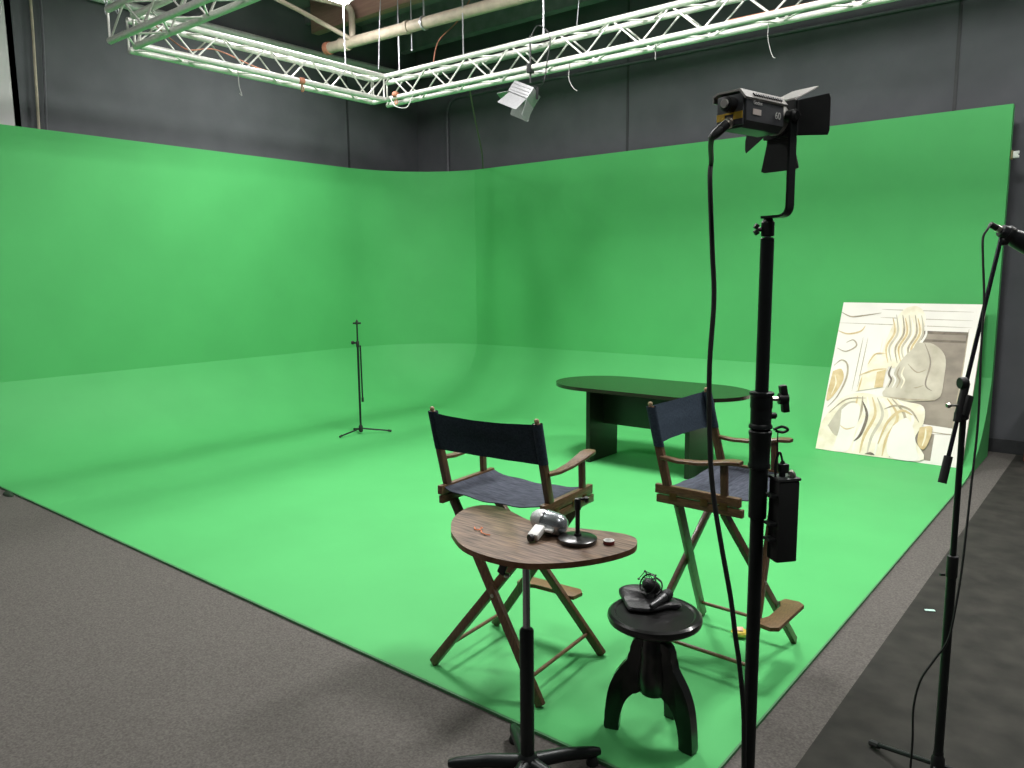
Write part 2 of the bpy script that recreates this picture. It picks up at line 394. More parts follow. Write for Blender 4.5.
# ------------------------------------------------------------ truss spotlight
t = thing('hanging_spotlight', 'small grey spotlight with open flaps clamped to the back truss', 'spotlight', (-5.0, 6.43, 3.85))
b = MB(); b.box((.03,0,-.01),(.05,.07,.09),bev=.006); b.tube([(.03,0,.3),(.03,0,-.15)], .010, 8); b.build('clamp', BLK, t)
b = MB(); b.bar((-.16,0,-.12),(.12,0,-.2),.03,.008); b.bar((-.16,0,-.12),(-.17,0,-.24),.03,.008); b.bar((.12,0,-.2),(.11,0,-.32),.03,.008); b.build('yoke', BLK, t)
Ms = axis((.25,-.35,-.9), (1,0,-.4))
hd = V(-.05,0,-.24)
Mh = Matrix.Rotation(R(24),3,'Y')@Matrix.Rotation(R(-25),3,'X')
b = MB(); b.box(hd,(.27,.17,.13),Mh,bev=.012)
for i in (-1,0,1): b.box(hd+Mh@V(0,.088+.0*i,.035*i),(.25,.008,.012),Mh)
for i in (-1,0,1): b.box(hd+Mh@V(0,-.088,.035*i),(.25,.008,.012),Mh)
b.build('housing', FIX, t)
def leaf(nm, o, x, y, l, w0, w1, m, par, th=.003):
    """trapezoid plate: hinge centre o, hinge direction x, outward direction y"""
    o = V(o); x = V(x).normalized(); y = V(y).normalized(); z = x.cross(y).normalized()
    M = Matrix((x, y, z)).transposed()
    b = MB(); b.prism([(-w0/2,0),(w0/2,0),(w1/2,l*.95),(w1/2-.01,l),(-w1/2+.01,l),(-w1/2,l*.95)], -th/2, th/2, M, o)
    b.tube([o-x*w0*.5, o+x*w0*.5], .004, 6)
    return b.build(nm, m, par)
leaf('flap', hd+Mh@V(0,-.07,-.07), Mh@V(1,0,0), Mh@V(0,-.35,-1), .17,.24,.26, FIX, t)
leaf('flap', hd+Mh@V(0,.07,-.07), Mh@V(1,0,0), Mh@V(0,.5,-1), .15,.24,.26, FIX, t)
leaf('flap', hd+Mh@V(.135,0,-.07), Mh@V(0,1,0), Mh@V(.25,0,-1), .17,.16,.12, FIX, t)
leaf('flap', hd+Mh@V(-.135,0,-.07), Mh@V(0,1,0), Mh@V(-1,0,-.35), .15,.16,.10, FIX, t)
wire([(-4.97,6.43,4.12),(-4.85,6.40,4.22),(-4.72,6.42,4.1),(-4.75,6.41,3.85),(-4.78,6.4,3.68),(-4.86,6.41,3.66)], .006, 'black cable looping from the truss to the hanging spotlight', m=BLK)

# ------------------------------------------------------------ oval conference table
t = thing('conference_table', 'dark espresso oval conference table standing on the green floor', 'table', (-3.56, 6.40, 0))
def stadium(L, W, n=20, e=1.0):
    pts = []; r = W/2; s = L/2-r*1.1
    for i in range(n+1):
        a = -PI/2+PI*i/n; pts.append((s+r*1.1*math.cos(a), r*math.sin(a)))
    for i in range(n+1):
        a = PI/2+PI*i/n; pts.append((-s+r*1.1*math.cos(a), r*math.sin(a)))
    return pts
b = MB(); b.prism(stadium(1.95, .93), .712, .745, bev=.005); b.build('tabletop', ESP, t, angle=50)
for x in (-.475, .56):
    b = MB(); b.box((x, -.06, .356), (.045, .50, .712), bev=.003); b.build('panel_leg', ESPD, t)
b = MB(); b.box((.0425, -.06, .53), (.99, .03, .36), bev=.002); b.build('modesty_panel', ESPD, t)

# ------------------------------------------------------------ painting
P0 = V(-2.44, 7.80, .034); WID, HGT = 1.29, 1.0
TOPP = V(-2.44, 8.49, 1.478)
upv = (TOPP-P0); HGT = upv.length; upv.normalize()
xv = V(1,-.012,0).normalized(); nv = xv.cross(upv).normalized()   # points to the room
if nv.y > 0: nv = -nv
PM = Matrix((xv, upv, nv)).transposed()
t = thing('leaning_canvas', 'large cream and taupe canvas leaning against the right green wall', 'painting', P0)
b = MB(); b.box(PM@V(WID/2, HGT/2, -.017), (WID, HGT, .034), PM, bev=.003); b.build('stretched_canvas', mat('canvas_edge', (222,216,200), .8, 0, var=.05, scale=40), t)
def pm(n, c, **k): return mat(n, c, .7, 0, **k)
pal = [pm('paint_white', (232,226,219), var=.03, scale=5),
       pm('paint_cream', (222,210,184), scale=9, col2=(242,236,218)),
       pm('paint_ochre', (196,170,122), scale=16, col2=(216,194,152)),
       pm('paint_taupe', (128,117,106), scale=5, col2=(156,144,130), stretch=(1,2.5,1)),
       pm('paint_grey_beige', (176,166,148), scale=6, col2=(206,197,180)),
       pm('paint_line', (150,138,120), scale=20, col2=(184,170,146)),
       pm('paint_dark', (98,88,78), scale=20, col2=(126,114,100))]
b = MB(); lay = [0]
def patch(poly, mi, smooth=True):
    lay[0] += 1; z = .0006+.00018*lay[0]
    pts = [V(u*WID, v*HGT, z) for u, v in poly]
    if smooth:
        q = smooth_path(pts+[pts[0]], 5)[:-1]
    else: q = pts
    q = [V(min(max(p.x,.002),WID-.002), min(max(p.y,.002),HGT-.002), p.z) for p in q]
    vs = [b.bm.verts.new(PM@p) for p in q]
    f = b.bm.faces.new(vs); f.material_index = mi
def stroke(pts, w, mi):
    lay[0] += 1; z = .0006+.00018*lay[0]
    P = smooth_path([V(u*WID, v*HGT, z) for u, v in pts], 6); n = len(P)
    l, r = [], []
    for i, p in enumerate(P):
        d = (P[min(i+1,n-1)]-P[max(i-1,0)]).normalized(); s = V(-d.y, d.x, 0)
        q = w*WID*math.sin(PI*(.08+.84*i/(n-1)))*.5
        for a, k in ((l, 1), (r, -1)):
            c = p+s*q*k; a.append(PM@V(min(max(c.x,.002),WID-.002), min(max(c.y,.002),HGT-.002), z))
    b.mi = mi; b.grid([l, r])
patch([(0,0),(1,0),(1,1),(0,1)], 0, False)
# cornice, niche and pier on the right
for v in (.955, .90, .855): stroke([(.0 if v<.9 else .30,v),(.5,v-.003),(.93,v-.006)], .006, 5)
patch([(.56,.82),(.915,.82),(.90,.02),(.60,.02)], 3, False)
patch([(.56,.82),(.915,.82),(.912,.75),(.56,.75)], 6, False)
patch([(.60,.80),(.905,.80),(.905,.765),(.60,.765)], 3, False)
stroke([(.915,.84),(.912,.5),(.90,.02)], .008, 5)
stroke([(.955,.80),(.95,.5),(.945,.1)], .006, 1)
patch([(.70,.235),(.92,.225),(.92,.19),(.78,.18),(.70,.20)], 0, False)
patch([(.80,.18),(.99,.19),(.99,.01),(.80,.01)], 0, False)
stroke([(.70,.20),(.82,.19),(.93,.19)], .008, 5)
# pilaster and scroll mouldings at the left
for u in (.20, .235, .345, .37): stroke([(u,.76),(u-.005,.6),(u-.012,.40)], .006, 5 if u < .3 else 1)
stroke([(.0,.93),(.08,.90),(.18,.91),(.30,.93)], .012, 5)
stroke([(.0,.80),(.08,.78),(.17,.80),(.20,.84)], .014, 2)
stroke([(.02,.68),(.09,.66),(.16,.70),(.13,.74),(.08,.72)], .012, 5)
stroke([(.02,.56),(.07,.60),(.12,.57),(.13,.48),(.09,.36),(.03,.28)], .014, 5)
patch([(.02,.52),(.08,.54),(.11,.47),(.06,.36),(.01,.33)], 2)
stroke([(.04,.50),(.06,.44),(.04,.36)], .01, 1)
# a tall pale vase with leafy bunch (generic still life)
patch([(.40,.86),(.46,.96),(.56,.975),(.62,.90),(.61,.78),(.63,.66),(.56,.58),(.44,.57),(.36,.62),(.37,.74)], 1)
for k in range(11):
    u = .39+.022*k; stroke([(u+.02,.60+.01*(k%3)),(u-.01,.70),(u+.03,.80),(u+.0,.90+.02*(k%2))], .016, (2,4,0,5)[k%4])
patch([(.30,.66),(.38,.62),(.42,.56),(.36,.50),(.28,.54),(.27,.60)], 1)
stroke([(.27,.58),(.31,.65),(.38,.66)], .012, 2)
patch([(.22,.40),(.40,.44),(.41,.56),(.24,.51)], 1, False)
stroke([(.22,.505),(.32,.545),(.41,.56)], .014, 2); stroke([(.235,.40),(.24,.45),(.245,.50)], .012, 2)
patch([(.345,.43),(.405,.44),(.405,.555),(.345,.535)], 2, False)
# big rounded jug
patch([(.60,.74),(.70,.735),(.79,.66),(.805,.52),(.79,.40),(.66,.37),(.50,.36),(.42,.40),(.46,.52),(.50,.62)], 4)
stroke([(.64,.74),(.70,.62),(.69,.48),(.74,.44)], .012, 3)
stroke([(.47,.46),(.58,.44),(.68,.47)], .012, 5); stroke([(.55,.60),(.62,.55),(.68,.57)], .01, 5)
patch([(.44,.36),(.60,.39),(.78,.40),(.78,.435),(.60,.45),(.48,.46),(.41,.41)], 4)
stroke([(.42,.38),(.58,.375),(.77,.385)], .014, 5)
for k in range(4): stroke([(.44+.03*k,.58),(.43+.03*k,.53),(.455+.03*k,.49),(.44+.03*k,.44)], .014, (6,0,5,1)[k])
# flowing cloth over the lower half
patch([(.02,.20),(.10,.33),(.24,.39),(.42,.38),(.58,.36),(.70,.34),(.72,.24),(.68,.14),(.72,.005),(.0,.005)], 1)
patch([(.06,.16),(.14,.30),(.24,.33),(.20,.20),(.14,.10)], 4)
for k in range(9):
    u = .20+.052*k
    stroke([(.24+.035*k,.37),(u+.03,.26),(u-.02,.12),(u-.03,.01)], .022, (2,5,0,2,4,0,2,5,0)[k])
patch([(.14,.27),(.20,.32),(.27,.30),(.27,.16),(.24,.02),(.14,.02),(.15,.15)], 0)
stroke([(.15,.17),(.20,.15),(.26,.17)], .010, 2); stroke([(.05,.24),(.16,.34),(.30,.36)], .012, 5)
stroke([(.28,.34),(.33,.25),(.31,.13),(.27,.08)], .022, 6)
patch([(.52,.20),(.60,.26),(.66,.20),(.70,.08),(.72,.01),(.54,.01),(.50,.10)], 0)
stroke([(.44,.30),(.52,.33),(.62,.31),(.69,.24)], .016, 5); stroke([(.44,.08),(.48,.22),(.56,.30),(.64,.28)], .022, 2)
patch([(.70,.21),(.78,.22),(.77,.12),(.74,.08),(.70,.12)], 2)
stroke([(.74,.21),(.745,.16),(.735,.10)], .012, 1)
patch([(.36,.01),(.40,.025),(.43,.01)], 6)
b.build('painted_scene', pal, t, smooth=False)

# ------------------------------------------------------------ director's chairs
def make_chair(label, loc, rz):
    t = thing('director_chair', label, 'chair', loc, rz, "tall folding director's chairs")
    def obj(nm, b, m=WOOD, p=t): return b.build(nm, m, p)
    SX = .277
    for s in (-1, 1):
        # rails
        b = MB(); b.bar((s*SX,-.212,.832),(s*SX,.192,.832),.026,.042,bev=.004); rl = obj('seat_rail', b)
        b = MB()
        for y in (-.12, .03, .12): b.box((s*(SX+.014), y, .808), (.003, .035, .032), bev=.001)
        b.build('hinge_plate', BRASS, rl)
        b = MB(); b.bar((s*SX,-.205,.787),(s*SX,.205,.787),.024,.036,bev=.004); obj('leg_rail', b)
        # rear post
        p0 = V(s*SX,-.155,.85); p1 = V(s*SX,-.205,1.04); p2 = V(s*SX,-.25,1.203)
        b = MB(); b.bar(p0, p1, .026, .036, up=(0,1,0), bev=.003); b.bar(p1-V(0,-.004,.03), p2, .022, .028, up=(0,1,0), bev=.003); po = obj('back_post', b, WOODX)
        b = MB(); b.lathe([(.007,-.004),(.007,.002),(.0105,.007),(.0105,.014),(.007,.019),(0,.021)], 12, o=p2); b.build('finial', mat('pale_finial', (176,152,118), .45, scale=50), po)
        # arm, front post
        b = MB()
        pr = [(-.185,.028,.979,.018),(-.10,.034,.972,.018),(.0,.044,.978,.018),(.09,.056,.994,.018),(.14,.062,1.004,.018),(.175,.058,1.006,.018),(.192,.040,1.006,.016)]
        rows = []
        for y, w, z, th in pr:
            x = s*(SX+.006)
            rows.append([V(x-w/2,y,z-th*.5+.004), V(x-w/2+.004,y,z-th/2), V(x+w/2-.004,y,z-th/2), V(x+w/2,y,z-th*.5+.004), V(x+w/2,y,z+th/2-.004), V(x+w/2-.005,y,z+th/2), V(x-w/2+.005,y,z+th/2), V(x-w/2,y,z+th/2-.004)])
        b.grid(rows, closed=True, cap=True); obj('armrest', b)
        b = MB(); b.bar((s*SX,.118,.852),(s*SX,.112,.994),.022,.030,up=(0,1,0),bev=.003); obj('arm_post', b, WOODX)
        # foot spreader
        b = MB(); b.tube([(s*.237,-.243,.10),(s*.237,.233,.10)], .009, 10); obj('spreader', b)
    for k, (yt, yb) in enumerate(((-.12,-.262),(.12,.25))):
        for s in (-1, 1):
            o = .012*s*(1 if k else -1)
            a = V(-s*.262, yt+o, .775); c = V(s*.308, yb+o, .0)
            b = MB(); b.bar(a, c+V(0,0,.006), .026, .042, up=(1,0,.3), bev=.006); lg = obj('leg', b, WOODX)
            if s == 1:
                q = a+(c-a)*.485
                b = MB(); b.lathe([(.009,0),(.009,.004),(.004,.007)], 10, o=q+V(0,(.012 if k else -.012)*1.0,0), M=axis((0,1 if k else -1,0))); b.build('pivot_bolt', BOLT, lg)
    # footrest
    b = MB()
    pl = [(-.165,.235),(-.175,.30),(-.15,.33),(.15,.33),(.175,.30),(.165,.235),(.12,.225),(.07,.255),(-.07,.255),(-.12,.225)]
    b.prism(pl, .252, .272, bev=.004); fr = obj('footrest', b, mat('footrest_wood', (104,80,50), .45, scale=22, stretch=(2,9,9), col2=(132,104,70)))
    b = MB()
    for s in (-1,1): b.bar((s*.125,.215,.262),(s*.125,.25,.262),.012,.012); b.lathe([(.009,-.006),(.009,.02)], 10, o=(s*.125,.222,.24))
    b.build('bracket', BOLT, fr)
    # canvas seat (sagging sling) and back
    n = 18; top, bot = [], []
    for j in range(9):
        y = -.19+.38*j/8; rt = []; rb = []
        for i in range(n+1):
            u = -1+2*i/n; x = u*(SX-.008)
            z = .842-.026*(1-u*u)**.8+.003*math.sin(9*u+3*j)
            if abs(u) > .97: z = .846
            rt.append(V(x,y,z)); rb.append(V(x,y,z-.004))
        top.append(rt); bot.append(rb)
    rows = top+bot[::-1]+[top[0]]
    b = MB(); b.grid(rows); bmesh.ops.remove_doubles(b.bm, verts=b.bm.verts, dist=.0002); obj('canvas_seat', b, SEATFAB)
    rows = []
    for k in range(7):
        f = k/6; z = 1.026+.176*f; yc_ = -.205-.045*(z-1.04)/.182; r = []
        for i in range(n+1):
            u = -1+2*i/n; sag = .022*(1-u*u); dz = -.010*(1-u*u)*(1 if f > .5 else -.4)
            r.append(V(u*(SX+.006), yc_-.017-sag+.002*math.sin(12*u+k), z+dz))
        rows.append(r)
    b = MB(); b.grid(rows)
    rows2 = [[p+V(0,.003,0) for p in r] for r in rows]; b.grid(rows2)
    for s in (0, n):  # sleeve round the post
        for k in range(6):
            pass
    o = obj('canvas_back', b, FABRIC)
    for s in (-1, 1):
        b = MB(); rr = []
        for k in range(7):
            f = k/6; z = 1.026+.176*f; y0 = -.205-.045*(z-1.04)/.182
            rr.append([V(s*SX+.0205*math.cos(a), y0+.025*math.sin(a), z) for a in [2*PI*i/14 for i in range(14)]])
        b.grid(rr, closed=True); b.build('post_sleeve', FABRIC, o)
    return t
ch = make_chair("wooden director's chair with navy canvas back, behind the kidney shaped side table", (-2.150,2.66,0), R(4))
dup_tree(ch, (-1.44,3.338,0), R(-91), "wooden director's chair with navy canvas back, behind the black light stand and facing right")

# ------------------------------------------------------------ kidney side table
TC = V(-1.588, 2.015, FZ)
t = thing('side_table', 'kidney shaped wooden side table on a chrome and black column', 'table', TC)
kid = [(-1.875,1.942),(-1.960,2.035),(-2.010,2.130),(-2.026,2.215),(-1.995,2.268),(-1.93,2.285),(-1.84,2.258),(-1.749,2.225),(-1.66,2.215),(-1.58,2.238),(-1.50,2.272),(-1.42,2.296),(-1.35,2.306),(-1.31,2.285),(-1.28,2.235),(-1.273,2.18),(-1.295,2.09),(-1.34,2.00),(-1.40,1.925),(-1.484,1.862),(-1.606,1.840),(-1.744,1.862)]
kp = [(p.x, p.y) for p in smooth_path([V(x-TC.x, y-TC.y, 0) for x, y in kid+[kid[0]]], 4)[:-1]]
zt = .88-FZ
b = MB(); b.prism(kp, zt-.020, zt, bev=.003)
o = b.build('tabletop', [KTOP, KEDGE], t, angle=50)
for p in o.data.polygons:
    if abs(p.normal.z) < .6: p.material_index = 1
b = MB(); b.tube([(0,0,.55),(0,0,zt-.03)], .0135, 18); b.build('chrome_column', CHROME, t)
b = MB(); b.lathe([(.024,.06),(.0255,.10),(.0255,.575),(.021,.583),(.015,.585)], 22); b.build('column_sleeve', BLK2, t)
b = MB(); b.box((0,0,zt-.028),(.16,.12,.012),bev=.003); b.lathe([(.03,zt-.07),(.034,zt-.034)],16); b.build('mounting_plate', BLK, t)
for a, L in ((212,.29),(60,.29),(140,.27),(286,.29),(356,.29)):
    d = V(math.cos(R(a)), math.sin(R(a)), 0)
    b = MB(); b.tube([d*.0+V(0,0,.075), d*L*.5+V(0,0,.068), d*(L-.03)+V(0,0,.05), d*L+V(0,0,.046)], .02, 12, rr=[.028,.025,.021,.014]); g = b.build('base_leg', BLK2, t)
    b = MB(); b.lathe([(.0,0),(.022,.001),(.024,.01),(.015,.035),(.008,.05)], 14, o=d*(L-.03)); b.build('foot', RUB, g)
b = MB(); b.lathe([(.04,.035),(.044,.045),(.044,.085),(.034,.10),(.026,.11)], 20); b.build('base_hub', BLK2, t)
lv = V(-.066,-.035,zt-.034)
b = MB(); b.bar(V(-.02,0,zt-.03), lv+V(.0,.0,-.014), .012,.008)
b.bar(lv+V(.012,.004,-.004), lv+V(-.018,-.004,-.085), .030,.012,up=(0,1,0),bev=.005); g = b.build('height_lever', BLKPL, t)
b = MB(); b.lathe([(.007,0),(.009,.006),(.009,.016),(.004,.02)], 12, o=lv+V(-.004,.0,-.088), M=axis((.6,.5,-.1))); b.build('lever_knob', BOLT, g)

# ---- things on the side table
Z = .881
t = thing('desk_microphone_stand', 'black round-based desk microphone stand on the side table', 'microphone stand', (-1.455,2.135,Z))
b = MB(); b.lathe([(.0,0),(.066,0),(.0675,.004),(.0675,.014),(.064,.0165),(.03,.0195),(.014,.022),(.012,.030)], 32); b.build('round_base', LACQ, t)
b = MB(); b.tube([(0,0,.03),(0,0,.15)], .0080, 14); b.lathe([(.011,.115),(.012,.150),(.010,.154),(.004,.156)],14); b.build('pole', BLK, t)
b = MB(); b.box((.012,.009,.152),(.02,.010,.009),Matrix.Rotation(R(39),3,'Z'),bev=.002); b.lathe([(.007,-.009),(.009,-.006),(.009,.006),(.007,.009)],12,o=(.023,.018,.150),M=axis((.2,-.2,1))); b.build('swivel_clip', BLKPL, t)
# large silver microphone lying down
mo = V(-1.583,2.140,Z)
t = thing('broadcast_microphone', 'large silver microphone lying on the side table beside its stand', 'microphone', mo)
ax = V(.92,.10,-.10).normalized(); M = axis(ax)
a0 = V(-.055,.0,.043)
b = MB(); b.lathe([(0,-.012),(.018,-.009),(.030,.004),(.035,.022),(.036,.040)], 26, o=a0, M=M); b.build('grille', GRILL, t)
b = MB(); b.lathe([(.0365,.040),(.037,.044),(.0375,.060),(.037,.082),(.034,.098),(.026,.110),(.013,.117),(0,.119)], 26, o=a0, M=M); b.build('body', SILVER, t)
b = MB(); b.lathe([(.0375,.036),(.0385,.040),(.0375,.045)], 26, o=a0, M=M); b.build('trim_ring', CHROME, t)
side = ax.cross(V(0,0,1)).normalized()
b = MB(); p = a0+ax*.062+side*.038+V(0,0,-.008); b.bar(p+ax*.03, p-ax*.022+side*.006+V(0,0,-.002), .026,.009); b.bar(p-ax*.016+side*.004, p-ax*.012+side*.060+V(0,0,-.016), .036,.022,bev=.005); b.build('mount_arm', WHITEPL, t)
q = p-ax*.012+side*.060+V(0,0,-.016)
b = MB(); b.lathe([(.011,0),(.012,.006),(.012,.014),(.007,.015)], 14, o=q, M=axis(side*.9-ax*.35)); b.build('cable_socket', BLKPL, t); t.scale = (1.1,)*3
# tape roll, cord
t = thing('tape_roll', 'small dark red tape roll near the right tip of the side table', 'tape', (-1.357,2.181,Z))
b = MB(); b.lathe([(.012,0),(.019,0),(.0195,.002),(.0195,.012),(.019,.013)], 20, cap=False); b.build('tape', RED, t)
b = MB(); b.lathe([(.0,.004),(.012,.004),(.0165,.0135),(.019,.0137),(.019,.013)], 20, cap=False); b.build('core', WHITEPL, t)
P = smooth_path([(0,0,0),(.02,-.018,.001),(.045,-.016,.002),(.06,-.03,.001),(.085,-.034,0),(.10,-.03,0)],6)
b = MB(); b.tube([p+V(0,0,.003) for p in P], .0022, 6); b.tube([V(.03,-.02,.003),V(.035,.005,.006),V(.02,.012,.004)], .0018, 6)
o = b.build('cord_scrap', ORANGE); o.location = (-1.835,2.025,Z); tag(o, 'thin orange cord scrap on the left of the side table', 'cord')

# ------------------------------------------------------------ stool
t = thing('pedestal_stool', 'round black wooden stool with three curved legs', 'stool', (-1.365,2.53,0))
b = MB(); b.lathe([(0,.462),(.124,.462),(.164,.466),(.178,.476),(.182,.488),(.179,.500),(.169,.507),(.155,.507),(.148,.502),(.0,.502)], 48); b.build('seat', LACQ, t)
b = MB(); b.lathe([(.0,.165),(.030,.167),(.050,.178),(.060,.205),(.062,.26),(.056,.30),(.052,.33),(.054,.36),(.048,.37),(.045,.44),(.060,.462)], 26); b.build('pedestal', LACQ, t)
legp = [(.030,.395),(.056,.402),(.080,.388),(.090,.355),(.094,.320),(.118,.284),(.150,.236),(.174,.175),(.186,.10),(.190,.04),(.188,0),(.138,0),(.132,.012),(.130,.045),(.120,.095),(.104,.135),(.084,.160),(.062,.178),(.030,.18)]
lp = [(p.x, p.y) for p in smooth_path([V(x,y,0) for x, y in legp],3)]
for a in (200, -6, 90):
    d = V(math.cos(R(a)), math.sin(R(a)), 0); M = Matrix((d, V(0,0,1), d.cross(V(0,0,1)))).transposed()
    b = MB(); b.prism(lp, -.021, .021, M, bev=.005); b.build('leg', LACQ, t, angle=50)

SZ = .508
# pouch
b = MB(); rows = []
pl = [(-.128,.03),(-.118,.06),(-.05,.115),(.035,.125),(.10,.105),(.125,.075),(.09,.038),(.05,-.035),(.0,-.065),(-.03,-.066),(-.085,-.01)]
P = smooth_path([V(x,y,0) for x, y in pl+[pl[0]]],4)[:-1]
cx = sum(p.x for p in P)/len(P); cy = sum(p.y for p in P)/len(P)
for k, (s, z) in enumerate(((.97,0),(1,.004),(1,.008),(.95,.014),(.75,.018),(.4,.017),(.05,.019))):
    rows.append([V(cx+(p.x-cx)*s, cy+(p.y-cy)*s, z+.028*max(0,min(1,(-p.x*.6+p.y*.8-.03)/.10))*min(1,k*.5)*(1 if p.x<.04 else .3)+(.003*noise.noise(V(p.x*20,p.y*20,k)) if k > 2 else 0)) for p in P])
b.grid(rows, closed=True, cap=True)
o = b.build('leather_pouch', LEATH); o.location = (-1.425,2.545,SZ+.001); tag(o, 'flat black leather pouch on the round stool', 'pouch')
# shock mounted microphone
so = V(-1.425,2.61,SZ+.020)
t = thing('shock_mount_microphone', 'black microphone in a round wire shock mount lying on the pouch', 'microphone', so)
ax = V(-.25,-.75,.45).normalized(); M = axis(ax)
for off, r in ((-.022,.036),(.022,.040)):
    pts = [M@V(r*math.cos(2*PI*i/24), r*math.sin(2*PI*i/24), off)+V(0,0,.043) for i in range(25)]
    b = MB(); b.tube(pts, .0032, 6, cap=False); b.build('ring', BLK, t)
b = MB()
for i in range(8):
    a = 2*PI*i/8; c = 2*PI*(i+.5)/8
    b.tube([M@V(.037*math.cos(a),.037*math.sin(a),-.022)+V(0,0,.043), M@V(.041*math.cos(c),.041*math.sin(c),.022)+V(0,0,.043)], .0020, 5)
    b.tube([M@V(.041*math.cos(c),.041*math.sin(c),.022)+V(0,0,.043), M@V(.024*math.cos(a),.024*math.sin(a),.0)+V(0,0,.043)], .0017, 5)
b.build('elastic_cords', RUB, t)
b = MB(); b.lathe([(0,-.04),(.018,-.036),(.023,-.02),(.024,.01),(.022,.032),(.012,.044),(0,.046)], 20, o=(0,0,.043), M=M); b.build('capsule', mat('mic_mesh', (40,41,42), .5, .4, scale=300, bump=.8, var=.3), t)
b = MB()
q = V(0,0,.043)+M@V(-.0,.036,0)
tp = [V(-.035,.01,.092), V(.012,.01,.086), V(-.052,-.01,.062)]
b.tube([V(-.02,0,.075), tp[0], V(-.008,0,.076)], .0022, 6); b.tube([tp[0], tp[1], V(.02,.0,.07)], .0020, 6); b.tube([V(-.03,0,.06), tp[2], tp[0]], .0020, 6)
for q in tp: b.lathe([(0,-.005),(.005,-.002),(.005,.002),(0,.005)], 8, o=q)
b.build('wire_frame', BLK, t)
# small handheld mic
t = thing('handheld_microphone', 'small black tapered handheld microphone lying in front of the shock mount', 'microphone', (-1.345,2.570,SZ+.016))
ax = V(.42,.88,.18).normalized(); ax = V(.15,.99,.12).normalized(); M = axis(ax); a0 = V(-.02,-.055,.010)
ax = V(.06,.99,.10).normalized(); M = axis(ax)
b = MB(); b.lathe([(0,0),(.008,0),(.0095,.004),(.011,.04),(.0145,.082)], 18, o=a0, M=M); b.build('handle', mat('satin_black_handle', (62,63,64), .3, .4, scale=60), t)
b = MB(); b.lathe([(.0145,.082),(.019,.088),(.020,.100),(.017,.112),(.009,.120),(0,.122)], 18, o=a0, M=M); b.build('head', MATS['mic_mesh'], t); t.scale = (1.15,)*3

# ------------------------------------------------------------ black light stand
S0 = V(-.708,1.834,FZ)
t = thing('light_stand', 'heavy black light stand in the right foreground carrying the lamp', 'light stand', S0)
def seg(nm, prof, m=BLK2, n=24): b = MB(); b.lathe([(r, z-FZ) for r, z in prof], n); return b.build(nm, m, t)
seg('lower_tube', [(.017,.09),(.017,1.19)])
seg('middle_sleeve', [(.017,1.19),(.022,1.192),(.0225,1.33)])
seg('lower_collar', [(.0225,1.318),(.027,1.320),(.0275,1.327),(.025,1.332),(.0255,1.372),(.0265,1.376),(.0265,1.400),(.028,1.405),(.028,1.412),(.023,1.417)])
seg('upper_collar', [(.023,1.417),(.0285,1.420),(.0285,1.426),(.025,1.431),(.0255,1.464),(.0255,1.468),(.0270,1.472),(.0265,1.499),(.0295,1.503),(.0295,1.509),(.018,1.511)])
seg('upper_tube', [(.0160,1.507),(.0160,1.878),(.012,1.881)])
seg('chrome_spigot', [(.0078,1.878),(.0078,1.91)], CHROME)
rgt = V(.7756,.631,0); fwd = V(-.631,.7756,0)
b = MB(); q = V(0,0,1.492-FZ)+rgt*.026; b.tube([q, q+rgt*.030], .006, 10); g = b.build('clamp_screw', BOLT, t)
b = MB(); b.bar(q+rgt*.034+V(0,0,-.034), q+rgt*.030+V(0,0,.002), .020,.018,up=rgt,bev=.005); b.bar(q+rgt*.030+V(0,0,-.002), q+rgt*.024+V(0,0,.034), .020,.018,up=rgt,bev=.005); b.lathe([(.014,0),(.014,.022)],12,o=q+rgt*.016,M=axis(rgt)); b.build('wing_knob', BLKPL, g)
b = MB(); q = V(0,0,1.45-FZ)+rgt*.024; b.lathe([(.008,0),(.008,.012),(.004,.015)],10,o=q,M=axis(rgt)); b.build('stop_screw', BLK, t)
b = MB(); b.lathe([(.03,.055),(.033,.06),(.033,.13),(.02,.14)], 20); b.build('base_hub', BLK, t)
for a in (80, 200, 320):
    d = V(math.cos(R(a)), math.sin(R(a)), 0)
    b = MB(); b.tube([d*.03+V(0,0,.09), d*.25+V(0,0,.07), d*.42+V(0,0,.018)], .014, 10); g = b.build('leg', BLK2, t)
    b = MB(); b.lathe([(.0,0),(.017,.001),(.018,.02),(.012,.035)], 12, o=d*.41); b.build('rubber_foot', RUB, g)

# battery pack hung on the stand
bo = S0 + rgt*.053 + fwd*(-.03) + V(0,0,1.09-FZ)
t = thing('battery_pack', 'flat black battery pack hanging on the light stand', 'battery', bo, math.atan2(rgt.y, rgt.x)+R(12))
b = MB(); b.box((.001,0,.105),(.056,.048,.205),bev=.006); b.build('case', RUB, t)
b = MB(); b.box((.001,0,.211),(.060,.052,.008),bev=.003); b.build('top_plate', mat('grey_plate', (70,72,72), .4, .2, scale=60), t)
b = MB()
for z in (.06,.10,.17): b.box((-.034,-.004,z),(.022,.03,.008),bev=.002)
b.build('pole_bracket', BLK, t)
b = MB(); b.lathe([(.007,0),(.008,.006),(.0075,.03),(.004,.04)],12,o=(-.006,0,.214)); b.box((-.004,0,.236),(.022,.02,.022),bev=.003); b.build('plug', BLKPL, t)
b = MB(); b.lathe([(.010,0),(.011,.004),(.010,.012),(.006,.014)],10,o=(.010,-.006,.218),M=axis((.6,-.4,.5))); b.build('silver_knob', BOLT, t)
b = MB(); b.tube(smooth_path([(-.006,0,.25),(-.014,.0,.275),(-.022,.0,.262),(-.026,.0,.24),(-.024,0,.21)],5), .003, 6); b.tube([(-.022,0,.33),(-.022,0,.22)],.0015,5); b.build('short_cable', BLK, t)
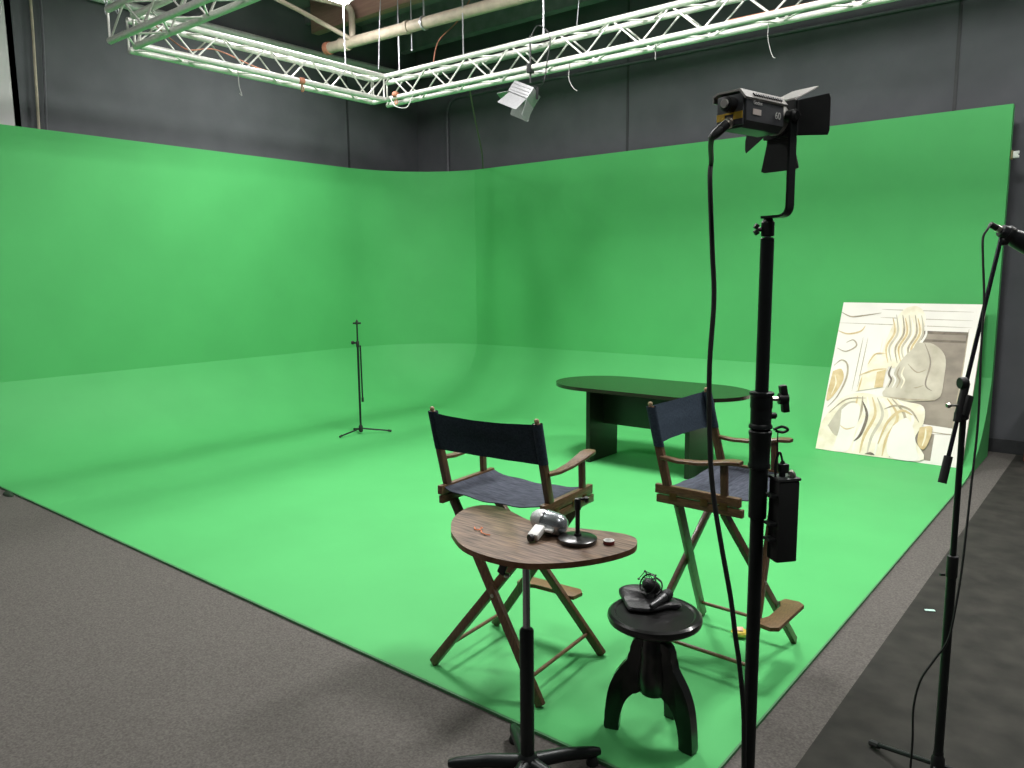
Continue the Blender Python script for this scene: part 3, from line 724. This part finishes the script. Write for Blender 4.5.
b = MB(); b.tube(smooth_path([(-.026,.012,.33),(-.004,.012,.336),(.012,.012,.328),(.0,.012,.322),(-.02,.012,.326)],5), .0035, 6); b.build('cable_tie', BLK, t)

# ------------------------------------------------------------ lamp head
fw = V(.225,.97,0).normalized(); rt = V(fw.y,-fw.x,0)
arm_l = V(.050,.085,0)
c0 = S0 + rt*(.056-arm_l.x) - fw*arm_l.y; c0.z = 2.150
t = thing('studio_lamp', 'grey metal studio lamp with black barn doors on top of the stand', 'studio light', c0, math.atan2(rt.y, rt.x))
# local: x right, y forward
W2, H2 = .039, .038
prof = [(-W2,-H2+.012),(-W2+.012,-H2),(W2-.012,-H2),(W2,-H2+.014),(W2,H2-.016),(W2-.016,H2-.002),(-W2+.012,H2-.002),(-W2,H2-.012)]
b = MB(); MY = Matrix(((1,0,0),(0,0,-1),(0,1,0)))  # (x,z,-y)
b.prism(prof, -.065, .075, MY, bev=.003); b.build('housing', GUN, t, angle=30)
b = MB(); pt = [(-W2-.006,H2-.016),(-W2-.006,H2+.000),(-W2+.006,H2+.005),(W2-.012,H2+.005),(W2+.004,H2-.014),(W2+.001,H2-.018),(W2-.014,H2),(-W2+.008,H2+.001),(-W2-.003,H2-.004),(-W2-.003,H2-.016)]
b.prism(pt, -.073, .083, MY); cv = b.build('top_cover', LAMPTOP, t, angle=30)
b = MB()
for i in range(12): b.box((W2-.003, -.045+.009*i, H2-.006), (.008,.005,.006), Matrix.Rotation(R(45),3,'Y'))
b.build('vent_holes', BLKPL, cv)
b = MB(); b.box((0,-.078,0),(.068,.006,.066),bev=.003); bp = b.build('back_panel', GUN, t)
b = MB(); b.lathe([(.016,0),(.017,.004),(.016,.02),(.010,.024)],20,o=(.004,-.080,.012),M=axis((0,-1,0))); k = b.build('dimmer_knob', BLKPL, t)
b = MB(); b.lathe([(.0,0),(.0095,.0),(.009,.004),(0,.004)],16,o=(.004,-.104,.012),M=axis((0,-1,0))); b.build('knob_cap', LAMPTOP, k)
b = MB(); b.box((-.023,-.0818,-.012),(.021,.0016,.015)); b.box((.022,-.0818,-.012),(.023,.0016,.015)); b.box((0,-.0818,-.006),(.030,.0016,.004)); b.build('yellow_label', YEL, bp)
b = MB(); b.lathe([(.012,0),(.012,.006),(.009,.007),(.0085,.022),(.006,.024)],16,o=(.0,-.080,-.024),M=axis((-.1,-1,-.45))); b.build('power_socket', BOLT, t)
b = MB(); b.box((W2+.0008,-.038,-.004),(.0012,.030,.012)); b.build('white_label', mat('label_paper', (226,214,206), .6, 0, scale=90, col2=(236,222,214)), t)
def text(s, size, M4, par, m, nm='lettering'):
    cu = bpy.data.curves.new('t', 'FONT'); cu.body = s; cu.size = size; cu.extrude = .0003; cu.align_x = 'CENTER'; cu.align_y = 'CENTER'
    to = bpy.data.objects.new('t', cu); COL.objects.link(to)
    bpy.context.view_layer.update()
    me = bpy.data.meshes.new_from_object(to.evaluated_get(bpy.context.evaluated_depsgraph_get()))
    bpy.data.objects.remove(to); me.materials.clear(); me.materials.append(m); me.name = nm
    me.transform(M4); o = bpy.data.objects.new(nm, me); COL.objects.link(o); o.parent = par; return o
# text on right side: glyph x -> +y (forward), glyph y -> +z
def side_M(y, z): return Matrix(((0,0,1,W2+.0012),(1,0,0,y),(0,1,0,z),(0,0,0,1)))
text('60', .022, side_M(.040,-.004), t, WHITEPL, 'lettering')
text('Godox', .0115, side_M(-.036,.015), t, WHITEPL, 'lettering')
# front ring and frame
b = MB(); b.lathe([(.030,.075),(.034,.080),(.036,.090),(.036,.104),(.030,.106)], 28, o=(0,0,0), M=MY@Matrix.Scale(-1,3,V(0,0,1))); b.build('front_ring', LAMPTOP, t)
b = MB(); b.box((0,.108,0),(.082,.010,.082),bev=.003); b.lathe([(.036,.092),(.039,.093),(.039,.106)], 28, M=Matrix(((1,0,0),(0,0,1),(0,1,0)))); b.build('door_frame', LEAF, t)
b = MB(); b.lathe([(.034,0),(.032,.006),(0,.010)], 24, o=(0,.113,0), M=axis((0,1,0))); b.build('lens', mat('lens_glass', (200,200,190), .1, 0, scale=20), t)
leaf('barn_door', (0,.112,.043), (1,0,0), (0,1,.42), .110,.075,.07, LAMPTOP, t)  # top leaf: pale material stands in for light reflected off black metal
leaf('barn_door', (.043,.112,0), (0,0,1), (1,.30,0), .072,.078,.090, LEAF, t)
leaf('barn_door', (0,.112,-.043), (1,0,0), (0,.05,-1), .072,.066,.100, LEAF, t)
leaf('barn_door', (-.043,.112,0), (0,0,1), (-1,.05,-.8), .070,.06,.04, LEAF, t)
# yoke
az = -(2.150-1.928)
b = MB(); ya = [V(-.005,arm_l.y-.004,az) , V(arm_l.x,arm_l.y,az+.0)]
bx = S0-c0; bl = V(bx.dot(rt), bx.dot(fw), 0)   # stand axis in lamp coordinates
top_ = V(arm_l.x,arm_l.y,.0); cor = V(arm_l.x,arm_l.y,az)
dirb = (V(bl.x,bl.y,az)-cor).normalized()
path = [V(bl.x,bl.y,az)+dirb*.012]+fillet(V(bl.x,bl.y,az), cor, top_+V(0,0,.006), .025, 6)[1:]
for i in range(len(path)-1): pass
rows = []
for i, p in enumerate(path):
    d = (path[min(i+1,len(path)-1)]-path[max(i-1,0)]).normalized(); s = V(-dirb.y, dirb.x, 0); nrm = d.cross(s).normalized()
    rows.append([p+s*.013+nrm*.003, p-s*.013+nrm*.003, p-s*.013-nrm*.003, p+s*.013-nrm*.003])
b.grid(rows, closed=True, cap=True)
b.build('yoke_arm', BLK2, t)
b = MB(); b.lathe([(.014,-.014),(.015,-.012),(.015,.006),(.010,.010)],18,o=top_,M=axis((1,0,0))); b.build('pivot_knob', BLK, t)
b = MB(); b.lathe([(.013,-.045),(.0155,-.043),(.0155,-.012),(.012,-.008),(.010,-.002)],16,o=(bl.x,bl.y,az)); sk = b.build('stand_socket', BLK, t)
q = V(bl.x,bl.y,az-.028); lr = V(-rgt.dot(rt), -rgt.dot(fw), 0)
b = MB(); b.tube([q+lr*.012, q+lr*.026], .005, 8); b.bar(q+lr*.024+V(0,0,.012), q+lr*.030+V(0,0,.002), .012,.010); b.bar(q+lr*.024+V(0,0,-.012), q+lr*.030+V(0,0,-.002), .012,.010); b.build('wing_screw', BLKPL, sk)

# thick power cable of the lamp
sock = c0 - fw*.102 + V(0,0,-.036)
cpts = [sock, sock+V(-.020,-.014,-.026), (-.869,1.862,2.075),(-.868,1.855,2.028),(-.848,1.836,1.855),(-.834,1.823,1.732),(-.829,1.797,1.559),(-.815,1.782,1.361),(-.797,1.774,1.237),(-.771,1.772,1.113),(-.744,1.772,.99),(-.728,1.772,.891),(-.718,1.779,.816),(-.708,1.790,.693),(-.705,1.795,.569),(-.70,1.80,.3),(-.72,1.80,.09),(-.80,1.85,.0),(-1.0,1.9,FZ+.012),(-1.05,1.6,FZ+.010),(-.6,1.2,FZ+.010)]
t = thing('power_cable', 'thick black power cable hanging from the lamp along the stand', 'cable', (-.70,1.80,FZ))
o0 = t.location
b = MB(); b.tube([p-o0 for p in smooth_path(cpts,8)], .0062, 10); b.build('cord', RUB, t)
b = MB(); d = V(-.016,-.012,-.018).normalized(); b.lathe([(.0095,-.012),(.0105,-.008),(.0105,.020),(.008,.034),(.0065,.038)],14,o=V(sock)-o0,M=axis(d)); b.build('plug', BLKPL, t)

# ------------------------------------------------------------ rear microphone stand
RB = V(-6.849,5.646,0)
t = thing('microphone_stand', 'slim black microphone stand alone on the green floor, boom folded down', 'microphone stand', RB)
b = MB(); b.tube([(0,0,.05),(0,0,1.03)], .0125, 12); b.build('lower_tube', BLK2, t)
b = MB(); b.tube([(0,0,1.02),(0,0,1.255)], .009, 10); b.build('upper_tube', BLK2, t)
b = MB(); b.lathe([(.012,.02),(.024,.035),(.024,.09),(.014,.11)],14); b.build('leg_hub', BLKPL, t)
b = MB(); b.lathe([(.016,1.0),(.018,1.01),(.018,1.06),(.012,1.07)],14); b.bar((-.05,-.03,1.05),(0,0,1.045),.02,.02); b.lathe([(.02,-.012),(.02,.012)],12,o=(-.05,-.03,1.05),M=axis((1,.6,0))); b.build('clutch', BLKPL, t)
b = MB(); b.tube([(.022,.018,1.02),(.026,.021,.40)], .009, 10); b.lathe([(.014,0),(.014,.05)],10,o=(.026,.021,.375)); b.build('folded_boom', BLK2, t)
b = MB(); b.lathe([(.01,1.255),(.016,1.26),(.016,1.285),(.01,1.30),(.0,1.315)],12); b.bar((-.035,-.028,1.27),(.035,.028,1.27),.018,.02); b.build('clip', BLKPL, t)
for (x, y) in ((-.02,-.29),(.20,.285),(-.24,.10)):
    b = MB(); d = V(x,y,0); b.tube([d.normalized()*.015+V(0,0,.065), d*.93+V(0,0,.02)], .009, 8); g = b.build('leg', BLK2, t)
    b = MB(); b.tube([d*.88+V(0,0,.024), d+V(0,0,.013)], .0125, 8); b.build('rubber_tip', RUB, g)

# ------------------------------------------------------------ boom stand at right
MBASE = V(-.428,2.855,FZ)
t = thing('boom_microphone_stand', 'tall black boom microphone stand on the black floor at right', 'microphone stand', MBASE)
b = MB(); b.tube([(0,0,.10),(0,0,.84)], .0150, 16); b.build('lower_tube', BLK2, t)
b = MB(); b.lathe([(.016,.79),(.0175,.795),(.0175,.86),(.0165,.865),(.011,.868)],16); b.tube([(-.018,-.014,.80),(-.03,-.024,.80)],.005,8); b.build('height_clutch', BLKPL, t)
b = MB(); b.tube([(0,0,.86),(0,0,1.36)], .0098, 14); b.build('upper_tube', BLK2, t)
b = MB(); b.lathe([(.012,.06),(.022,.065),(.022,.13),(.015,.145)],16); b.lathe([(.016,.145),(.017,.15),(.015,.158)],14); b.build('leg_hub', BLKPL, t)
for a in (150, 265, 32):
    d = V(math.cos(R(a)), math.sin(R(a)), 0)
    b = MB(); b.tube([d*.018+V(0,0,.10), d*.27+V(0,0,.02)], .009, 8); g = b.build('leg', BLK2, t)
    b = MB(); b.tube([d*.25+V(0,0,.024), d*.29+V(0,0,.014)], .013, 8); b.build('rubber_tip', RUB, g)
A = V(-.463,2.779,1.114)-MBASE; C = V(-.379,2.995,1.905)-MBASE; K = V(-.434,2.848,1.36)-MBASE
ud = (C-A).normalized()
b = MB(); b.tube([A+ud*.03, C], .0068, 12); b.build('boom', mat('boom_steel', (52,52,60), .25, .6, scale=60), t)
b = MB(); b.tube([A, A+ud*.09], .0135, 12); b.build('counterweight_grip', RUB, t)
K = A+ud*(.26)
b = MB(); b.tube([K-ud*.055, K+ud*.075], .0125, 12); b.lathe([(.017,0),(.018,.004),(.018,.02),(.014,.024)],16,o=K+V(0,0,-.045)); 
b.box(K+V(.01,.008,.0),(.032,.03,.07),axis(ud),bev=.006); b.lathe([(.013,1.33),(.0165,1.335),(.0165,1.37),(.012,1.38)],14,o=(0,0,0)); b.build('swivel_clutch', BLKPL, t)
b = MB(); b.lathe([(.018,-.012),(.020,-.008),(.020,.008),(.014,.014)],14,o=K+ud*.075-rgt*.010,M=axis(rgt)); b.build('boom_knob', BLKPL, t)
b = MB(); b.tube([K-rgt*.01, K-rgt*.034],.004,8); b.lathe([(.007,0),(.009,.004),(.007,.012)],10,o=K-rgt*.034,M=axis(-rgt)); b.build('silver_screw', BOLT, t)

m0 = V(-.377,2.995,1.912)
t = thing('stage_microphone', 'black microphone on top of the boom stand, at the right photo edge', 'microphone', m0)
dm = V(rgt*.80+V(0,0,-.42)).normalized(); M = axis(dm)
b = MB(); b.lathe([(.011,-.010),(.020,-.006),(.024,.010),(.025,.035),(.029,.05),(.031,.10),(.028,.15),(.016,.17),(0,.174)], 24, o=(0,0,.012), M=M); b.build('body', mat('mic_black', (40,42,44), .4, .3, scale=80), t)
b = MB(); b.lathe([(.0085,-.048),(.010,-.044),(.010,-.022),(.0105,-.018)],16,o=(0,0,.012),M=M); cn = b.build('connector', BLKPL, t)
b = MB(); b.lathe([(.0112,-.022),(.0112,-.008)],16,o=(0,0,.012),M=M); b.build('metal_collar', BOLT, cn)
b = MB(); b.lathe([(.0265,.012),(.028,.016),(.028,.028),(.0265,.032)],20,o=(0,0,.012),M=M); b.build('mount_ring', BLK, t)
b = MB(); b.lathe([(.012,-.012),(.014,-.008),(.014,.008),(.010,.012)],14,o=(.006,.004,-.020),M=axis(rgt)); b.tube([(0,0,-.03),(0,0,-.005)],.007,8); b.build('mount_clamp', BLKPL, t)
pts = [m0+V(0,0,.012)-dm*.046, (-.412,2.935,1.928),(-.420,2.921,1.900),(-.414,2.912,1.831),(-.401,2.899,1.704),(-.395,2.875,1.545),(-.384,2.843,1.322),(-.384,2.808,1.13),(-.385,2.76,.876),(-.390,2.735,.748),(-.402,2.71,.621),(-.436,2.70,.542),(-.470,2.69,.463),(-.485,2.69,.36),(-.483,2.70,.24),(-.485,2.71,.1),(-.47,2.66,FZ+.008),(-.40,2.4,FZ+.006),(-.2,1.9,FZ+.006),(.3,1.6,FZ+.006)]
wire(pts, .0036, 'thin black microphone cable hanging along the boom stand', 'microphone_cable', RUB)

# ------------------------------------------------------------ small things
# crumpled yellow wrapper
b = MB(); rows = []
for i in range(7):
    a = PI*i/6; rows.append([V(math.sin(a)*.042*(1+.5*noise.noise(V(i*1.7,j*.9,2)))*math.cos(2*PI*j/12)+0, math.sin(a)*.034*(1+.5*noise.noise(V(i,j*1.1,5)))*math.sin(2*PI*j/12), .022-.021*math.cos(a)+.008*noise.noise(V(i*2.,j*1.3,8))*math.sin(a)) for j in range(12)])
b.grid(rows, closed=True, cap=True); t = thing('food_wrapper', "crumpled yellow wrapper on the green floor under the right director's chair", 'wrapper', (-1.43,3.53,.001))
b.build('crumpled_bag', YELW, t, smooth=False)
b = MB(); b.box((.0,-.01,.042),(.04,.025,.008),Matrix.Rotation(R(25),3,'X')@Matrix.Rotation(R(20),3,'Z'),bev=.002); b.build('white_patch', mat('wrapper_print', (240,226,204), .6, 0, scale=50, col2=(232,160,120)), t)
b = MB(); b.box((0,0,.002),(.05,.02,.003),Matrix.Rotation(R(30),3,'Z')); o = b.build('paper_scrap', MINT); o.location = (-.76,4.47,FZ+.001); tag(o, 'tiny pale mint scrap on the black floor', 'scrap')
b = MB(); rows = []
for i in range(6):
    a = PI/2*i/5; rows.append([V(.09*math.cos(a)*math.cos(2*PI*j/12)*(1+.2*noise.noise(V(j,i,1))), .03*math.cos(a)*math.sin(2*PI*j/12), .028*math.sin(a)) for j in range(12)])
b.grid(rows, closed=True, cap=True); o = b.build('cable_cap', PUTTY); o.location = (-7.33,2.222,FZ+.001); tag(o, 'small dark lump at the far left front edge of the green floor', 'lump')
# little bracket on the end of the green wall
t = thing('wall_bracket', 'small white and tan bracket on the right end of the green wall', 'bracket', (XE+.002, 8.66, 2.82))
b = MB(); b.box((.018,-.0,.05),(.034,.05,.13),bev=.004); b.build('base', TAN, t)
b = MB(); b.box((.07,-.01,.05),(.07,.045,.10),bev=.01); b.box((.11,-.02,.08),(.03,.03,.04),bev=.004); b.box((.11,-.02,.02),(.03,.03,.04),bev=.004); b.build('socket', WHITEPL, t); t.scale = (.55,.8,.62)
# reddish wooden cabinet at the far right
t = thing('wooden_cabinet', 'reddish brown wooden cabinet by the black back wall at the far right edge', 'cabinet', (-.46, 8.72, FZ))
b = MB(); b.box((0,.0,.28),(.60,.40,.50),bev=.006); b.build('body', REDW, t)
b = MB(); b.box((0,0,.54),(.64,.43,.025),bev=.004); b.build('top', REDW, t)
for s in (-1,1):
    b = MB(); b.box((s*.148,-.208,.28),(.285,.018,.45),bev=.004); d = b.build('door', REDW, t)
    b = MB(); b.lathe([(.006,0),(.006,.012),(.012,.016),(.010,.024),(0,.026)],12,o=(s*.03,-.217,.30),M=axis((0,-1,0))); b.build('knob', BRASS, d)
    for y in (-.16,.16):
        b = MB(); b.box((s*.27,y,.016),(.04,.04,.03)); b.build('foot', REDW, t)

# ------------------------------------------------------------ camera, world
cam = bpy.data.cameras.new('camera'); co = bpy.data.objects.new('camera', cam); COL.objects.link(co)
cam.sensor_fit = 'HORIZONTAL'; cam.sensor_width = 36; cam.lens = 773/1024*36; cam.clip_end = 200; cam.clip_start = .05
Rm = Matrix(((0.77564011,-0.08177417,0.62585574),(0.63110944,0.11481895,-0.76714893),(-0.00912714,0.99001495,0.14066663)))
co.matrix_world = Matrix.Translation((0,0,1.8)) @ Rm.to_4x4()
SC.camera = co
w = bpy.data.worlds.new('world'); SC.world = w; w.use_nodes = True
w.node_tree.nodes['Background'].inputs[0].default_value = (.6,.62,.65,1); w.node_tree.nodes['Background'].inputs[1].default_value = .3
SC.view_settings.view_transform = 'Standard'; SC.view_settings.look = 'None'
SC.view_settings.gamma = 1; SC.view_settings.use_curve_mapping = False
SC.view_settings.exposure = 0.0
